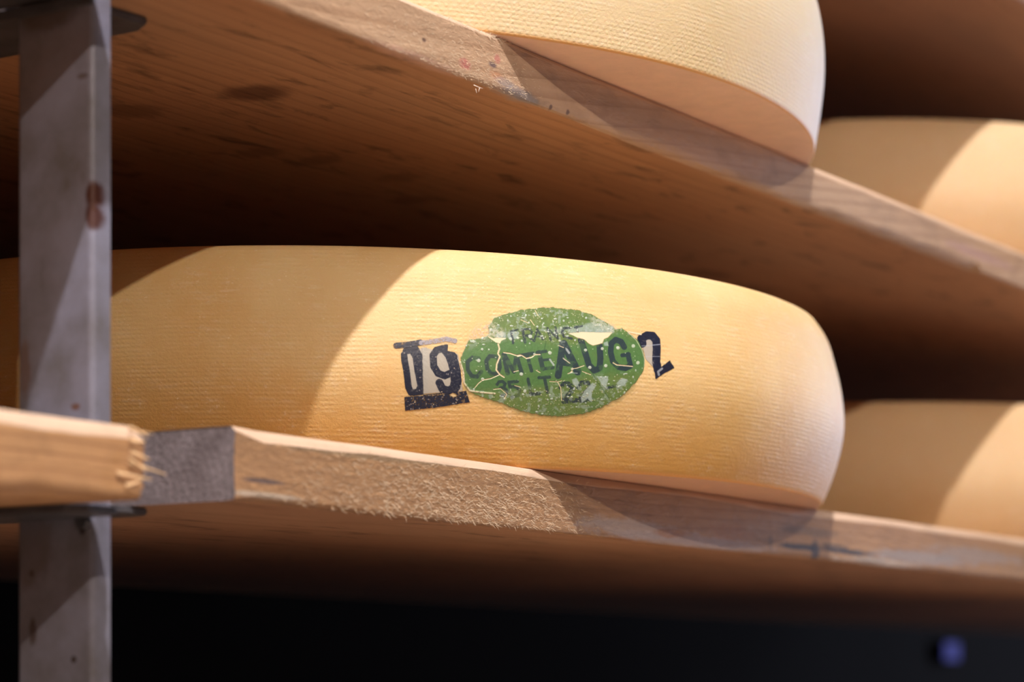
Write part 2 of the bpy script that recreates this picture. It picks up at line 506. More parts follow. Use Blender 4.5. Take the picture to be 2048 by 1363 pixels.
# board of the left bay, broken end towards the post
oLL = (-0.62, -0.001, 1.3040)
W_left = wood('spruce_left_board', (0.52, 0.30, 0.14), (0.24, 0.11, 0.045), ring=(0.04, -0.06), freq=190, coarse=0.25, grain=0.8)
left = board('shelf_board', -0.62, -0.0575, -0.001, 0.60, lambda x: 1.2748 - 0.0052 * max(0, min(1, (-0.0575 - x) / 0.075)), 1.3040,
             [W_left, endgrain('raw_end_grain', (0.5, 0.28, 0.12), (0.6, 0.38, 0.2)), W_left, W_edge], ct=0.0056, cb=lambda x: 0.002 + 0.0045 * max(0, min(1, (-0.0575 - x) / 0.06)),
             nx=300, rough=0.0004, seed=9, end_rag=0.0022)
tag(left, 'light spruce board end with splinters in front of the steel post', 'shelf board')
M_spl = plain('fresh_wood_fibre', (0.80, 0.52, 0.28), 0.7, 0, 0.3, 200)
M_hair = plain('wood_fuzz', (0.78, 0.60, 0.42), 0.7, 0, 0.3, 300)


def splinter(parent, p, d, L, wd, bend):
    """tapered sliver from p along d (world), bent, three-sided"""
    d = Vector(d).normalized(); side = d.cross(Vector((0, 1, 0))).normalized(); dep = Vector((0, 1, 0))
    v, f = [], []
    K = 5
    for i in range(K + 1):
        t = i / K
        c = Vector(p) + d * L * t + side * bend * t * t + dep * (-0.002 * t)
        r = wd * (1 - 0.75 * t)
        for a in (0, 2.1, 4.2):
            v.append(c + side * math.cos(a) * r + dep * math.sin(a) * r * 0.6 - Vector(parent.location))
        if i:
            for j in range(3):
                b = (i - 1) * 3
                f.append((b + j, b + (j + 1) % 3, b + 3 + (j + 1) % 3, b + 3 + j))
    f.append((K * 3, K * 3 + 1, K * 3 + 2))
    return mesh_obj('splinter', v, f, M_spl, parent)


for (x, y, ex, ey, wd) in [(272, 905, 292, 914, 0.0011), (268, 927, 326, 944, 0.0009), (244, 946, 296, 958, 0.0010), (270, 855, 290, 866, 0.0010),
                           (270, 862, 300, 864, 0.0006), (268, 916, 288, 936, 0.0009), (270, 880, 282, 886, 0.0012), (262, 972, 278, 968, 0.0010)]:
    a = on_front(x, y, -0.0015); b = on_front(ex, ey, -0.0015)
    splinter(left, a - np.array((0.003, 0, 0)), b - a + 1e-6, float(np.linalg.norm(b - a)) + 0.003, wd, random.uniform(-0.001, 0.0015))


def fuzz(name, parent, n, px0, px1, fy, Lr, seed, updir=0.3):
    """short curled fibres raised from a sawn face, one mesh"""
    r = random.Random(seed)
    v, f = [], []
    for _ in range(n):
        px = r.triangular(px0, px1, px0 + 0.7 * (px1 - px0))
        py = fy(px, r)
        p = Vector(on_front(px, py, -0.0002))
        L = r.uniform(*Lr)
        ang = r.gauss(-0.15, 0.55)
        d = Vector((math.cos(ang), -r.uniform(0.1, 0.7), math.sin(ang))).normalized()
        up = Vector((-d.z, 0, d.x)).normalized()
        bend = r.uniform(-0.5, 0.5) * L
        wd = r.uniform(0.00007, 0.00016)
        b = len(v)
        for i in range(4):
            t = i / 3
            c = p + d * L * t + up * bend * t * t
            s = up * wd * (1 - 0.6 * t)
            c.z = min(c.z, parent.location.z - 0.0002)
            v.append(c + s - Vector(parent.location)); v.append(c - s - Vector(parent.location))
            if i: f.append((b + 2 * i - 2, b + 2 * i - 1, b + 2 * i + 1, b + 2 * i))
    return tag(mesh_obj(name, v, f, M_hair, parent), kind='stuff')


def lowy(px, r):
    t0 = 850 + (px - 470) * 0.1426; t1 = 1003 + (px - 470) * 0.095
    return t0 + (t1 - t0) * min(0.97, max(0.12, r.betavariate(2.2, 1.3)))


def upy(px, r):
    t0 = (px - 820) * 0.41; t1 = (px - 519) * 0.376
    return t0 + (t1 - t0) * (r.random() ** 0.5)


fuzz('wood_fuzz', lower, 1700, 560, 1200, lowy, (0.0008, 0.0034), 1)
fuzz('wood_fuzz', upper, 700, 700, 1090, upy, (0.0006, 0.0020), 2)
fuzz('wood_fuzz', upper, 120, 840, 1040, lambda px, r: (px - 820) * 0.41 + r.uniform(3, 9), (0.001, 0.0034), 3)

# curled splinters under the upper board edge
for (x, y, ex, ey) in [(948, 170, 958, 180), (952, 178, 946, 184), (960, 176, 950, 182)]:
    a = on_front(x, y, -0.0005); b = on_front(ex, ey, -0.002)
    o = splinter(upper, a, b - a, float(np.linalg.norm(b - a)), 0.00035, 0.0008)
    o.data.materials[0] = plain('white_fibre', (0.82, 0.70, 0.60), 0.7)

# ------------------------------------------------------------------ steel post with bracket arms
k = NT('painted_grey_steel')
tc = k.n('ShaderNodeTexCoord').outputs['Object']
nb = k.noise(tc, 22, 5, 0.65); nf_ = k.noise(tc, 140, 5, 0.7)
c = k.mix(k.mr(nb, 0.4, 0.65), (0.27, 0.27, 0.36), (0.17, 0.16, 0.18))
c = k.mix(k.mr(k.noise(k.scaled(tc, (1, 1, 0.5)), 30, 5, 0.7), 0.60, 0.72, 0, 0.5), c, (0.11, 0.075, 0.05))
c = k.mix(k.mr(nf_, 0.69, 0.74, 0, 0.8), c, (0.10, 0.05, 0.025))
PX, PY0, PY1 = -0.0400, 0.0420, 0.0850          # near side face x, aisle face y, rear y


def post_pt(px, py):   # point on the post's side face (x = PX)
    d = ray(px, py); s = (PX - CAM.x) / d[0]
    return (0.0, CAM.y + s * d[1] - PY0, CAM.z + s * d[2])


for (px, py, ry, rz, col, amt, rag) in [(186, 388, .0036, .0060, (0.075, 0.020, 0.006), .95, .45), (186, 432, .0040, .0050, (0.075, 0.020, 0.006), .9, .6), (191, 408, .0010, .0045, (0.30, 0.27, 0.30), .7, .4),
                                        (207, 446, .002, .003, (0.075, 0.020, 0.006), .8, .6),
                                        (165, 1052, .0022, .0035, (0.03, 0.02, 0.02), .95, .3), (64, 1146, .0015, .0015, (0.05, 0.03, 0.02), .9, .4),
                                        (148, 1318, .0015, .0015, (0.05, 0.03, 0.02), .9, .4), (218, 250, .0012, .0014, (0.03, 0.02, 0.02), .9, .4),
                                        (152, 813, .0025, .0015, (0.16, 0.06, 0.02), .8, .5), (66, 1262, .002, .006, (0.08, 0.05, 0.04), .8, .6),
                                        (165, 152, .003, .0012, (0.10, 0.06, 0.04), .7, .5), (50, 740, .003, .012, (0.16, 0.08, 0.04), .6, .7),
                                        (60, 1080, .012, .02, (0.12, 0.085, 0.07), .6, .6), (90, 20, .02, .008, (0.12, 0.085, 0.07), .7, .6)]:
    p = post_pt(px, py)
    s = k.spot(tc, (0.0, p[1], p[2]), (0.0075, ry, rz), nf_, 0.3, rag)
    c = k.mix(k.ma('MULTIPLY', s, amt), c, col)
k.l(c, k.b.inputs['Base Color'])
k.b.inputs['Roughness'].default_value = 0.32
k.b.inputs['Metallic'].default_value = 0.15
k.l(k.bump(nf_, 0.10, 0.001), k.b.inputs['Normal'])
M_steel = k.m
M_arm = plain('dark_grey_steel', (0.11, 0.105, 0.12), 0.5, 0.3, 0.45, 60, 0.1)

post = bpy.data.objects.new('rack_post', None); COL.objects.link(post)
post.location = (PX, PY0, 0)
tag(post, 'grey painted steel rack post with a rust spot, left of the labelled wheel', 'post')


def channel():
    """rolled C channel, web towards -x, rounded corners, open towards +x"""
    t, wd, dp, r = 0.002, PY1 - PY0, 0.0108, 0.0030
    def arc(cx, cy, rr, a0, a1, n=8):
        return [(cx + rr * math.cos(a0 + (a1 - a0) * i / n), cy + rr * math.sin(a0 + (a1 - a0) * i / n)) for i in range(n + 1)]
    outer = [(dp, 0)] + arc(r, r, r, -math.pi / 2, -math.pi)[0:] + arc(r, wd - r, r, math.pi, math.pi / 2) + [(dp, wd)]
    ri = r - t
    inner = [(dp, wd - t)] + arc(r, wd - r, ri, math.pi / 2, math.pi) + arc(r, r, ri, math.pi, math.pi * 1.5) + [(dp, t)]
    loop = outer + inner
    n = len(loop)
    v = [(x, y, 0.0) for x, y in loop] + [(x, y, 3.2) for x, y in loop]
    f = [(j, (j + 1) % n, n + (j + 1) % n, n + j) for j in range(n)]
    no = len(outer)
    for a in range(no - 1):   # caps
        b = n - 1 - a
        f.append((a, a + 1, b - 1, b)); f.append((n + a, n + b, n + b - 1, n + a + 1))
    o = mesh_obj('column', v, f, M_steel, post)
    bm = bmesh.new(); bm.from_mesh(o.data); bmesh.ops.recalc_face_normals(bm, faces=bm.faces)
    for fc in bm.faces: fc.smooth = True
    for e in bm.edges:
        if len(e.link_faces) == 2 and e.calc_face_angle(0) > 0.9: e.smooth = False
    bm.to_mesh(o.data); bm.free()
    return o


channel()


def plate(name, pts, z0, z1, mat, parent):
    n = len(pts)
    L = parent.location
    v = [(x - L.x, y - L.y, z0) for x, y in pts] + [(x - L.x, y - L.y, z1) for x, y in pts]
    f = [tuple(range(n))[::-1], tuple(range(n, 2 * n))] + [(j, (j + 1) % n, n + (j + 1) % n, n + j) for j in range(n)]
    o = mesh_obj(name, v, f, mat, parent)
    bm = bmesh.new(); bm.from_mesh(o.data); bmesh.ops.recalc_face_normals(bm, faces=bm.faces)
    bmesh.ops.bevel(bm, geom=list(bm.edges), offset=0.0006, segments=2, affect='EDGES')
    bm.to_mesh(o.data); bm.free()
    return o


def arm_right(zt):
    # flat arm under the board ends of the right bay, clipped nose towards the aisle
    tip, xa, xb = 0.060, PX + 0.0112, 0.0150
    plate('bracket_arm', [(xa, tip + 0.014), (xa + 0.012, tip - 0.002), (xb - 0.006, tip - 0.004), (xb, tip + 0.006), (xb, 0.58), (xa, 0.58)], zt - 0.0032, zt, M_arm, post)


def arm_left(zt, fl=True):
    xa, xb = PX - 0.030, PX - 0.0004
    plate('bracket_arm', [(xa, 0.030), (xa + 0.006, 0.022), (xb - 0.006, 0.022), (xb, 0.030), (xb, 0.58), (xa, 0.58)], zt - 0.0030, zt, M_arm, post)
    if fl: plate('bracket_flange', [(xb - 0.003, 0.040), (xb, 0.040), (xb, 0.58), (xb - 0.003, 0.58)], zt - 0.0085, zt - 0.0042, M_arm, post)


arm_right(ZL - 0.0312); arm_right(ZUB - 0.0002); arm_right(1.6938)
arm_left(1.2736, False); arm_left(ZUB - 0.0002); arm_left(1.6938)

upl = board('shelf_board', -0.62, -0.0500, 0.0, 0.60, ZUB, ZU, [W_left, E_low], nx=100, seed=11)
tag(upl, 'dim board underside at the top left corner, left of the steel post', 'shelf board')
# bolt under the left board
bm = bmesh.new()
bmesh.ops.create_cone(bm, cap_ends=True, segments=6, radius1=0.0035, radius2=0.0035, depth=0.003)
me = bpy.data.meshes.new('bolt'); bm.to_mesh(me); bm.free(); me.materials.append(M_arm)
bo = bpy.data.objects.new('bolt', me); COL.objects.link(bo); bo.parent = post
bo.location = (-0.0015, 0.004, 1.2690)
bo.rotation_euler = (0, math.pi / 2, 0)

# ------------------------------------------------------------------ cheese wheels
def smooth_profile(pts, n):
    h = np.array([p[1] for p in pts]); r = np.array([p[0] for p in pts])
    hh = np.linspace(h[0], h[-1], n)
    m = np.gradient(r, h)
    out = []
    for x in hh:
        i = min(max(np.searchsorted(h, x) - 1, 0), len(h) - 2)
        d = h[i + 1] - h[i]; t = (x - h[i]) / d
        out.append((2 * t**3 - 3 * t**2 + 1) * r[i] + (t**3 - 2 * t**2 + t) * d * m[i] + (-2 * t**3 + 3 * t**2) * r[i + 1] + (t**3 - t**2) * d * m[i + 1])
    return hh, np.array(out)


LOWP = [(0.2990, 0.0), (0.3035, 0.010), (0.3080, 0.023), (0.3122, 0.044), (0.3108, 0.065), (0.3075, 0.080), (0.3010, 0.0985), (0.2965, 0.1050)]
UPP = [(0.3170, 0.0), (0.3187, 0.010), (0.3210, 0.025), (0.3228, 0.044), (0.3221, 0.0646), (0.3185, 0.083), (0.3120, 0.0985), (0.3070, 0.1050)]


def wheel(name, cx, cy, z, prof, mat, nseg=512, seed=0, wob=0.0006, nh=60, lip=0.0012):
    r = np.random.default_rng(seed)
    hh, rr = smooth_profile(prof, nh)
    R0 = prof[0][0]
    rows = []   # (radius, height, v)
    for q in (0.02, 0.5, 0.8, 0.95): rows.append((R0 * q, 0.0, -0.01))
    rows.append((R0 - lip * 1.5, 0.0, -0.001))
    rows.append((R0 - lip * 0.4, 0.0003, 0.0))
    for i in range(nh): rows.append((rr[i], hh[i] + (0.0008 if i == 0 else 0), hh[i] + 0.0004))
    H, R1 = prof[-1][1], prof[-1][0]
    for (dr, dh) in ((0.0025, 0.0012), (0.006, 0.0020), (0.02, 0.0026)): rows.append((R1 - dr, H + dh, H + 0.004))
    for q in (0.7, 0.4, 0.02): rows.append((R1 * q, H + 0.0028, H + 0.02))
    n = len(rows)
    th = np.arange(nseg) / nseg * 2 * math.pi
    nz = vnoise(nseg + 1, n, 40, r, 4, 1.0)
    nz[-1] = nz[0]
    # periodic low-order wobble
    wv = sum(np.sin(th * m + r.random() * 6) / m for m in (2, 3, 5, 8))[:, None]
    verts = np.zeros((n, nseg, 3))
    for j, (a, b, v_) in enumerate(rows):
        side = 1.0 if 5 <= j < n - 3 else 0.3
        rad = a + wob * side * (wv[:, 0] * 0.7)
        verts[j, :, 0] = rad * np.cos(th); verts[j, :, 1] = rad * np.sin(th); verts[j, :, 2] = b
    verts = verts.reshape(-1, 3)
    faces = []
    for j in range(n - 1):
        for i in range(nseg):
            i2 = (i + 1) % nseg
            faces.append((j * nseg + i, j * nseg + i2, (j + 1) * nseg + i2, (j + 1) * nseg + i))
    faces.append(tuple(range(nseg))[::-1]); faces.append(tuple((n - 1) * nseg + i for i in range(nseg)))
    o = mesh_obj(name, verts, faces, mat, loc=(cx, cy, z), smooth=True)
    uvl = o.data.uv_layers.new(name='UVMap')
    uvs = []
    for j in range(n - 1):
        for i in range(nseg):
            u0, u1 = i / nseg * 2 * math.pi * 0.31, (i + 1) / nseg * 2 * math.pi * 0.31
            va, vb = rows[j][2], rows[j + 1][2]
            uvs += [u0, va, u1, va, u1, vb, u0, vb]
    uvs += [0, -0.01] * nseg + [0, H + 0.03] * nseg
    uvl.data.foreach_set('uv', uvs)
    return o, wv[:, 0] * 0.7 * wob


CR = (0.80, 0.582, 0.295); WM = (0.70, 0.36, 0.085); PL = (0.90, 0.78, 0.60)
R_low = rind('golden_rind', CR, WM, PL, (0.70, 0.42, 0.28), 0.107, rib=0.45, pale_from=0.14, seed=1.3)
R_up = rind('pale_rind', (0.82, 0.68, 0.45), (0.82, 0.63, 0.37), (0.92, 0.84, 0.74), (0.88, 0.60, 0.46), 0.12, rib=0.42, pale_from=0.06, seed=5.1, dots=0.6, spotted=0.3)
R_bl = rind('amber_rind', (0.74, 0.51, 0.29), (0.70, 0.43, 0.21), (0.84, 0.70, 0.54), (0.70, 0.42, 0.28), 0.107, rib=0.6, seed=9.7)
R_bu = rind('buff_rind', (0.76, 0.54, 0.32), (0.72, 0.46, 0.24), (0.84, 0.70, 0.56), (0.70, 0.42, 0.28), 0.107, rib=0.6, seed=12.7)
LC = (0.392, 0.2553)
UC = (0.365, 0.2663)
wheel_low, wl_wob = wheel('cheese_wheel', LC[0], LC[1], ZL, LOWP, R_low, 720, 3)
tag(wheel_low, 'large golden cheese wheel with the green oval label and dark stamped date', 'cheese')
wheel_up, _ = wheel('cheese_wheel', UC[0], UC[1], ZU, UPP, R_up, 720, 4, wob=0.0004)
tag(wheel_up, 'pale cheese wheel on the upper board, jutting over its edge, underside showing', 'cheese')
w3, _ = wheel('cheese_wheel', LC[0] + 0.765, LC[1] + 0.0, ZL, LOWP, R_bl, 256, 5)
tag(w3, 'blurred cheese wheel at lower right, behind the labelled wheel', 'cheese')
w4, _ = wheel('cheese_wheel', UC[0] + 0.755, UC[1] - 0.01, ZU, LOWP, R_bu, 256, 6)
M_lowc = R_bl
lowb = board('shelf_board', 0.0, 2.9, 0.0, 0.60, 1.045, 1.075, [W_top, E_low], nx=60, seed=21)  # unseen board added to keep floor bounce off the lower underside
tag(lowb, 'next board down, below the bottom edge of the picture', 'shelf board')
w5, _ = wheel('cheese_wheel', LC[0] + 1.53, LC[1], ZL, LOWP, R_bl, 96, 41)  # unseen wheel added to block light reaching behind the lower row
tag(w5, 'third cheese wheel along the lower board, hidden behind the lower right one', 'cheese')
w6, _ = wheel('cheese_wheel', UC[0] + 1.51, UC[1], ZU, LOWP, R_bu, 96, 42)  # unseen wheel added to block light reaching behind the upper row
tag(w6, 'third cheese wheel along the upper board, hidden behind the upper right one', 'cheese')
for i, cx in enumerate((LC[0], LC[0] + 0.765)):  # unseen wheels added on the board below for occlusion
    o_, _ = wheel('cheese_wheel', cx, LC[1], 1.075, LOWP, R_bl, 128, 30 + i)
    tag(o_, ['cheese wheel on the board below the picture, under the labelled wheel', 'cheese wheel on the board below the picture, farther along'][i], 'cheese')
tag(w4, 'blurred cheese wheel at upper right, behind the pale wheel', 'cheese')

# ------------------------------------------------------------------ label and stamped date on the labelled wheel
hh_, rr_ = smooth_profile(LOWP, 200)


def on_wheel(px, py):
    """photograph pixels (arrays) -> angle and height on the labelled wheel's side"""
    X = (px - 1024) / F; Z = (1379 - py) / F
    dx = 0.547 * X + 0.837; dy = -0.837 * X + 0.547; dz = Z
    R = np.full(px.shape, 0.31)
    for _ in range(6):
        ox, oy = CAM.x - LC[0], CAM.y - LC[1]
        a = dx * dx + dy * dy; b = 2 * (ox * dx + oy * dy); c_ = ox * ox + oy * oy - R * R
        s = (-b - np.sqrt(np.maximum(b * b - 4 * a * c_, 0))) / (2 * a)
        h = CAM.z + s * dz - ZL
        ang = np.arctan2(oy + s * dy, ox + s * dx)
        wb = np.interp((ang % (2 * math.pi)) / (2 * math.pi) * 720, np.arange(721), np.append(wl_wob, wl_wob[0]))
        R = np.interp(h, hh_, rr_) + wb
    return ang, h, R


STEP = 0.55
GX0, GX1, GY0, GY1 = 780, 1358, 606, 842
gx = np.arange(GX0, GX1, STEP); gy = np.arange(GY0, GY1, STEP)
PXg, PYg = np.meshgrid(gx, gy)
NY, NX = PXg.shape
A_ = lambda pts: [(760 + x / 6.4, 640 + y / 6.4) for x, y in pts]
B_ = lambda pts: [(920 + x / 6.4, 600 + y / 6.4) for x, y in pts]
D_ = lambda pts: [(1060 + x / 6.4, 640 + y / 6.4) for x, y in pts]


def sd_line(pts, X=PXg, Y=PYg):
    d = np.full(X.shape, 1e9)
    for (x0, y0), (x1, y1) in zip(pts[:-1], pts[1:]):
        vx, vy = x1 - x0, y1 - y0
        t = np.clip(((X - x0) * vx + (Y - y0) * vy) / (vx * vx + vy * vy + 1e-9), 0, 1)
        d = np.minimum(d, np.hypot(X - x0 - t * vx, Y - y0 - t * vy))
    return d


def sd_poly(pts):
    """signed distance, negative inside"""
    d = sd_line(pts + [pts[0]])
    ins = np.zeros(PXg.shape, bool)
    for (x0, y0), (x1, y1) in zip(pts, pts[1:] + [pts[0]]):
        if y0 == y1: continue
        cr = ((y0 > PYg) != (y1 > PYg)) & (PXg < (x1 - x0) * (PYg - y0) / (y1 - y0) + x0)
        ins ^= cr
    return np.where(ins, -d, d)


def soft(d, e=0.6):   # 1 where d<0
    return np.clip(0.5 - d / (2 * e), 0, 1)


nA = vnoise(NY, NX, 14, rng, 4); nB = vnoise(NY, NX, 5, rng, 3); nC = vnoise(NY, NX, 40, rng, 4)
nD = vnoise(NY, NX, 7, rng, 3); nE = vnoise(NY, NX, 24, rng, 5)
rag = (nB - 0.5) * 1.6


def strokes(lst, tr):
    m = np.zeros(PXg.shape)
    for pts, wdt in lst:
        m = np.maximum(m, soft(sd_line(tr(pts)) - wdt / 12.8 + rag * 0.3, 0.6))
    return m


def over(col, alpha, m, c):
    m3 = m[..., None]
    na = m + alpha * (1 - m)
    col[:] = np.where(na[..., None] > 1e-4, (np.array(c) * m3 + col * (alpha * (1 - m))[..., None]) / np.maximum(na, 1e-4)[..., None], col)
    alpha[:] = na


def specks(n, r0, r1, mask_fn, seed):
    r = np.random.default_rng(seed)
    m = np.zeros(PXg.shape)
    c = 0; tries = 0
    while c < n and tries < n * 20:
        tries += 1
        x, y = r.uniform(GX0, GX1), r.uniform(GY0, GY1)
        i, j = int((y - GY0) / STEP), int((x - GX0) / STEP)
        if i >= NY or j >= NX or r.random() > mask_fn[i, j]: continue
        rad = r.uniform(r0, r1); q = r.uniform(0.6, 1.4)
        w_ = int(rad * 2 / STEP) + 3
        a, b, c0, d0 = max(i - w_, 0), min(i + w_, NY), max(j - w_, 0), min(j + w_, NX)
        dd = np.hypot((PXg[a:b, c0:d0] - x) * q, (PYg[a:b, c0:d0] - y) / q) - rad + rag[a:b, c0:d0] * 0.35
        m[a:b, c0:d0] = np.maximum(m[a:b, c0:d0], soft(dd, 0.5)); c += 1
    return m


outline = [(922.5, 715), (932, 693), (936.5, 681), (963, 676), (978, 668), (977, 651), (990, 636), (1014, 628), (1042, 620), (1085, 615), (1110, 615),
           (1154, 620), (1182, 628), (1217, 647), (1231, 659), (1243, 657), (1257, 665), (1275.6, 680.6), (1286.6, 702.5), (1289.7, 721), (1286.6, 740),
           (1275.6, 759), (1247.5, 788), (1219, 805.6), (1193, 818), (1169, 826), (1122, 832), (1085, 830), (1050, 824), (1020, 812), (1002, 805.6),
           (963, 793), (941, 784), (929, 768), (929, 746), (921, 726)]
d_out = sd_poly(outline)
clean = soft(sd_poly([(925, 700), (985, 676), (1060, 680), (1150, 690), (1240, 664), (1292, 690), (1292, 745), (1180, 752), (1100, 770), (1000, 785), (930, 775)]), 8)
edge_n = (nA - 0.5) * 5 * (1 - clean) + rag * 0.6
body = soft(d_out + edge_n, 0.9)
green = np.zeros((NY, NX, 3)); ga = np.zeros((NY, NX)); height = np.zeros((NY, NX))
G1, G2 = np.array((0.085, 0.185, 0.058)), np.array((0.135, 0.20, 0.055))
gc = G1 + (G2 - G1) * np.clip((1 - clean) * 0.9 + (nC[..., None][..., 0] - 0.5) * 1.2, 0, 1)[..., None]
gc = gc * (0.85 + 0.3 * nD[..., None])
green[:] = gc; ga[:] = body
height += body * 0.00008
INKC = (0.020, 0.030, 0.055)
small = strokes([([(670, 480), (680, 550)], 32), ([(650, 400), (740, 380)], 25), ([(652, 400), (680, 550)], 28), ([(800, 380), (835, 540)], 38), ([(800, 378), (890, 368), (925, 410), (900, 445), (830, 455)], 30),
                 ([(850, 450), (950, 525)], 28), ([(950, 520), (990, 375)], 30), ([(990, 375), (1060, 500)], 30), ([(965, 465), (1035, 465)], 22),
                 ([(1120, 360), (1160, 510)], 32), ([(1120, 365), (1250, 490)], 28), ([(1250, 490), (1220, 350)], 30),
                 ([(1400, 355), (1330, 360), (1305, 410), (1330, 470), (1430, 492)], 32), ([(1470, 350), (1560, 330)], 28), ([(1490, 340), (1520, 480)], 28), ([(1520, 480), (1600, 462)], 24)], B_)
mid = strokes([([(240, 745), (160, 735), (98, 790), (100, 890), (150, 970), (220, 980), (272, 915)], 52),
               ([(460, 720), (380, 715), (336, 780), (350, 880), (400, 945), (480, 940), (512, 860), (500, 760), (460, 720)], 52),
               ([(560, 700), (610, 935)], 60), ([(570, 700), (690, 915)], 52), ([(690, 910), (715, 720)], 46), ([(725, 715), (790, 925)], 52),
               ([(760, 712), (935, 680)], 46), ([(860, 700), (915, 905)], 46),
               ([(1010, 670), (1060, 880)], 60), ([(985, 668), (1100, 655)], 40), ([(1040, 772), (1145, 757)], 34), ([(1060, 880), (1190, 865)], 42),
               ([(475, 1080), (500, 1045), (545, 1040), (580, 1070), (560, 1115), (520, 1120)], 40), ([(560, 1120), (605, 1160), (590, 1215), (530, 1220)], 36),
               ([(735, 1040), (625, 1050), (640, 1110), (720, 1110), (765, 1155), (745, 1220), (665, 1240)], 42),
               ([(870, 1010), (895, 1130), (905, 1205), (1020, 1195)], 42), ([(1010, 992), (1145, 985)], 42), ([(1080, 990), (1120, 1180)], 42)], B_)
late_ = strokes([([(395, 860), (430, 815), (500, 815), (545, 870), (520, 930), (450, 990), (430, 1040), (590, 1025)], 62),
                 ([(620, 860), (660, 800), (730, 795), (765, 850), (730, 910), (660, 960), (640, 1030), (780, 1015)], 58),
                 ([(980, 870), (1090, 840)], 40)], D_)
big_ = strokes([([(420, 300), (360, 710)], 88), ([(430, 300), (610, 660)], 96), ([(390, 540), (560, 560)], 80),
                ([(650, 250), (700, 400), (755, 575), (820, 645), (890, 615), (900, 480), (890, 330)], 80),
                ([(1205, 345), (1165, 275), (1095, 250), (1040, 300), (1030, 410), (1060, 530), (1130, 600), (1220, 615), (1285, 585)], 74), ([(1285, 590), (1255, 440)], 66), ([(1255, 440), (1180, 450)], 52)], D_)
worn = np.clip((nE - 0.30) * 5, 0.45, 1)
over(green, ga, mid * body * 0.80 * np.clip(worn + 0.1, 0, 1), INKC)
over(green, ga, late_ * body * 0.9 * np.clip((nB - 0.3) * 5, 0.3, 1), INKC)
over(green, ga, big_ * body * 0.88 * np.clip(worn + 0.2, 0, 1), INKC)
# bloom and scuffs
bl = 0.8 * soft(sd_poly(B_([(1380, 370), (1480, 340), (1700, 290), (1960, 340), (1960, 420), (1390, 430)])) + (nA - 0.5) * 8, 2)
bl = np.maximum(bl, 0.6 * soft(sd_poly(B_([(1190, 370), (1330, 350), (1350, 430), (1220, 440)])) + (nA - 0.5) * 8, 2))
bl = np.maximum(bl, soft(sd_poly(B_([(600, 440), (680, 390), (760, 410), (720, 500), (620, 490)])) + rag * 2, 1.2))
bl = np.maximum(bl, soft(sd_poly(B_([(440, 450), (540, 400), (590, 420), (570, 500), (480, 500)])) + rag * 2, 2))
bl = np.maximum(bl, soft(sd_poly(D_([(700, 900), (800, 800), (850, 830), (790, 920), (790, 1050), (740, 1000), (660, 1060), (650, 990)])) + rag, 1))
bl = np.maximum(bl, soft(sd_poly(D_([(850, 720), (1000, 720), (975, 880), (920, 820)])) + rag, 1))
bl = np.maximum(bl, soft(sd_poly(D_([(1110, 800), (1180, 740), (1240, 760), (1200, 840), (1130, 850)])) + rag, 1))
bl = np.maximum(bl, soft(sd_poly(D_([(540, 760), (590, 740), (630, 800), (600, 860), (550, 820)])) + rag, 1))
bl = np.maximum(bl, soft(sd_poly(D_([(940, 290), (990, 270), (1005, 330), (950, 325)])) + rag * 0.5, 1))
patch = np.clip((nA - 0.56) * 9, 0, 1) * (1 - clean) * 0.8
over(green, ga, np.clip(bl * (0.55 + 0.5 * nB) + patch * 0.55, 0, 0.92) * np.clip(body + bl * 0.5, 0, 1), (0.36, 0.44, 0.40))
over(green, ga, small * body * 0.85 * np.clip((nB - 0.22) * 4, 0.3, 1), INKC)
# whitish feather at upper left outside the oval
fe = soft(sd_poly(B_([(200, 330), (380, 290), (560, 400), (560, 480), (380, 470), (240, 470), (110, 480)])) + (nA - 0.5) * 10, 6)
over(green, ga, fe * 0.5 * np.clip((nB - 0.3) * 3, 0, 1), (0.72, 0.66, 0.52))
fe2 = soft(sd_poly(B_([(1660, 190), (1900, 280), (2010, 370), (1950, 420), (1700, 330)])) + (nA - 0.5) * 8, 5)
over(green, ga, fe2 * 0.55 * np.clip((nB - 0.3) * 3, 0, 1), (0.60, 0.60, 0.50))
# thin greenish smear under the oval
fe3 = soft(d_out + (nA - 0.5) * 12 - 5, 5) * (PYg > 770) * (1 - body)
over(green, ga, fe3 * 0.35, (0.30, 0.34, 0.14))
rough_zone = body * (1 - clean)
sp = specks(420, 0.4, 1.1, rough_zone, 5)
over(green, ga, sp * 0.7, (0.58, 0.56, 0.38)); height += sp * 0.00015
sp = specks(120, 0.8, 2.3, rough_zone, 6)
over(green, ga, sp * 0.75, (0.50, 0.56, 0.50)); height += sp * 0.00015
sp = specks(45, 0.5, 1.1, body * clean, 8)
over(green, ga, sp * 0.8, (0.55, 0.64, 0.45))
for (x, y, r_) in [(240, 775, 26), (290, 1015, 24), (175, 530, 22), (900, 465, 28), (740, 485, 20), (285, 630, 18), (370, 633, 12), (1150, 675, 26), (955, 695, 18), (785, 948, 26), (210, 905, 12),
                   (1605, 640, 22), (1820, 622, 22), (1865, 840, 24), (1660, 862, 24), (2020, 610, 22), (1435, 880, 18), (830, 1165, 24), (650, 500, 22), (1070, 490, 14), (290, 490, 20)]:
    x, y = 920 + x / 6.4, 600 + y / 6.4
    m = soft(np.hypot(PXg - x, PYg - y) - r_ / 6.4 * 0.85 + rag * 0.6, 0.5)
    over(green, ga, m * 0.8, (0.56, 0.62, 0.52)); height += m * 0.00015
for (x, y) in [(1320, 330), (1380, 545), (1125, 355)]:
    m = soft(np.hypot(PXg - 1060 - x / 6.4, PYg - 640 - y / 6.4) - 3.4 + rag * 0.6, 0.5)
    over(green, ga, m * 0.75, (0.56, 0.62, 0.50))
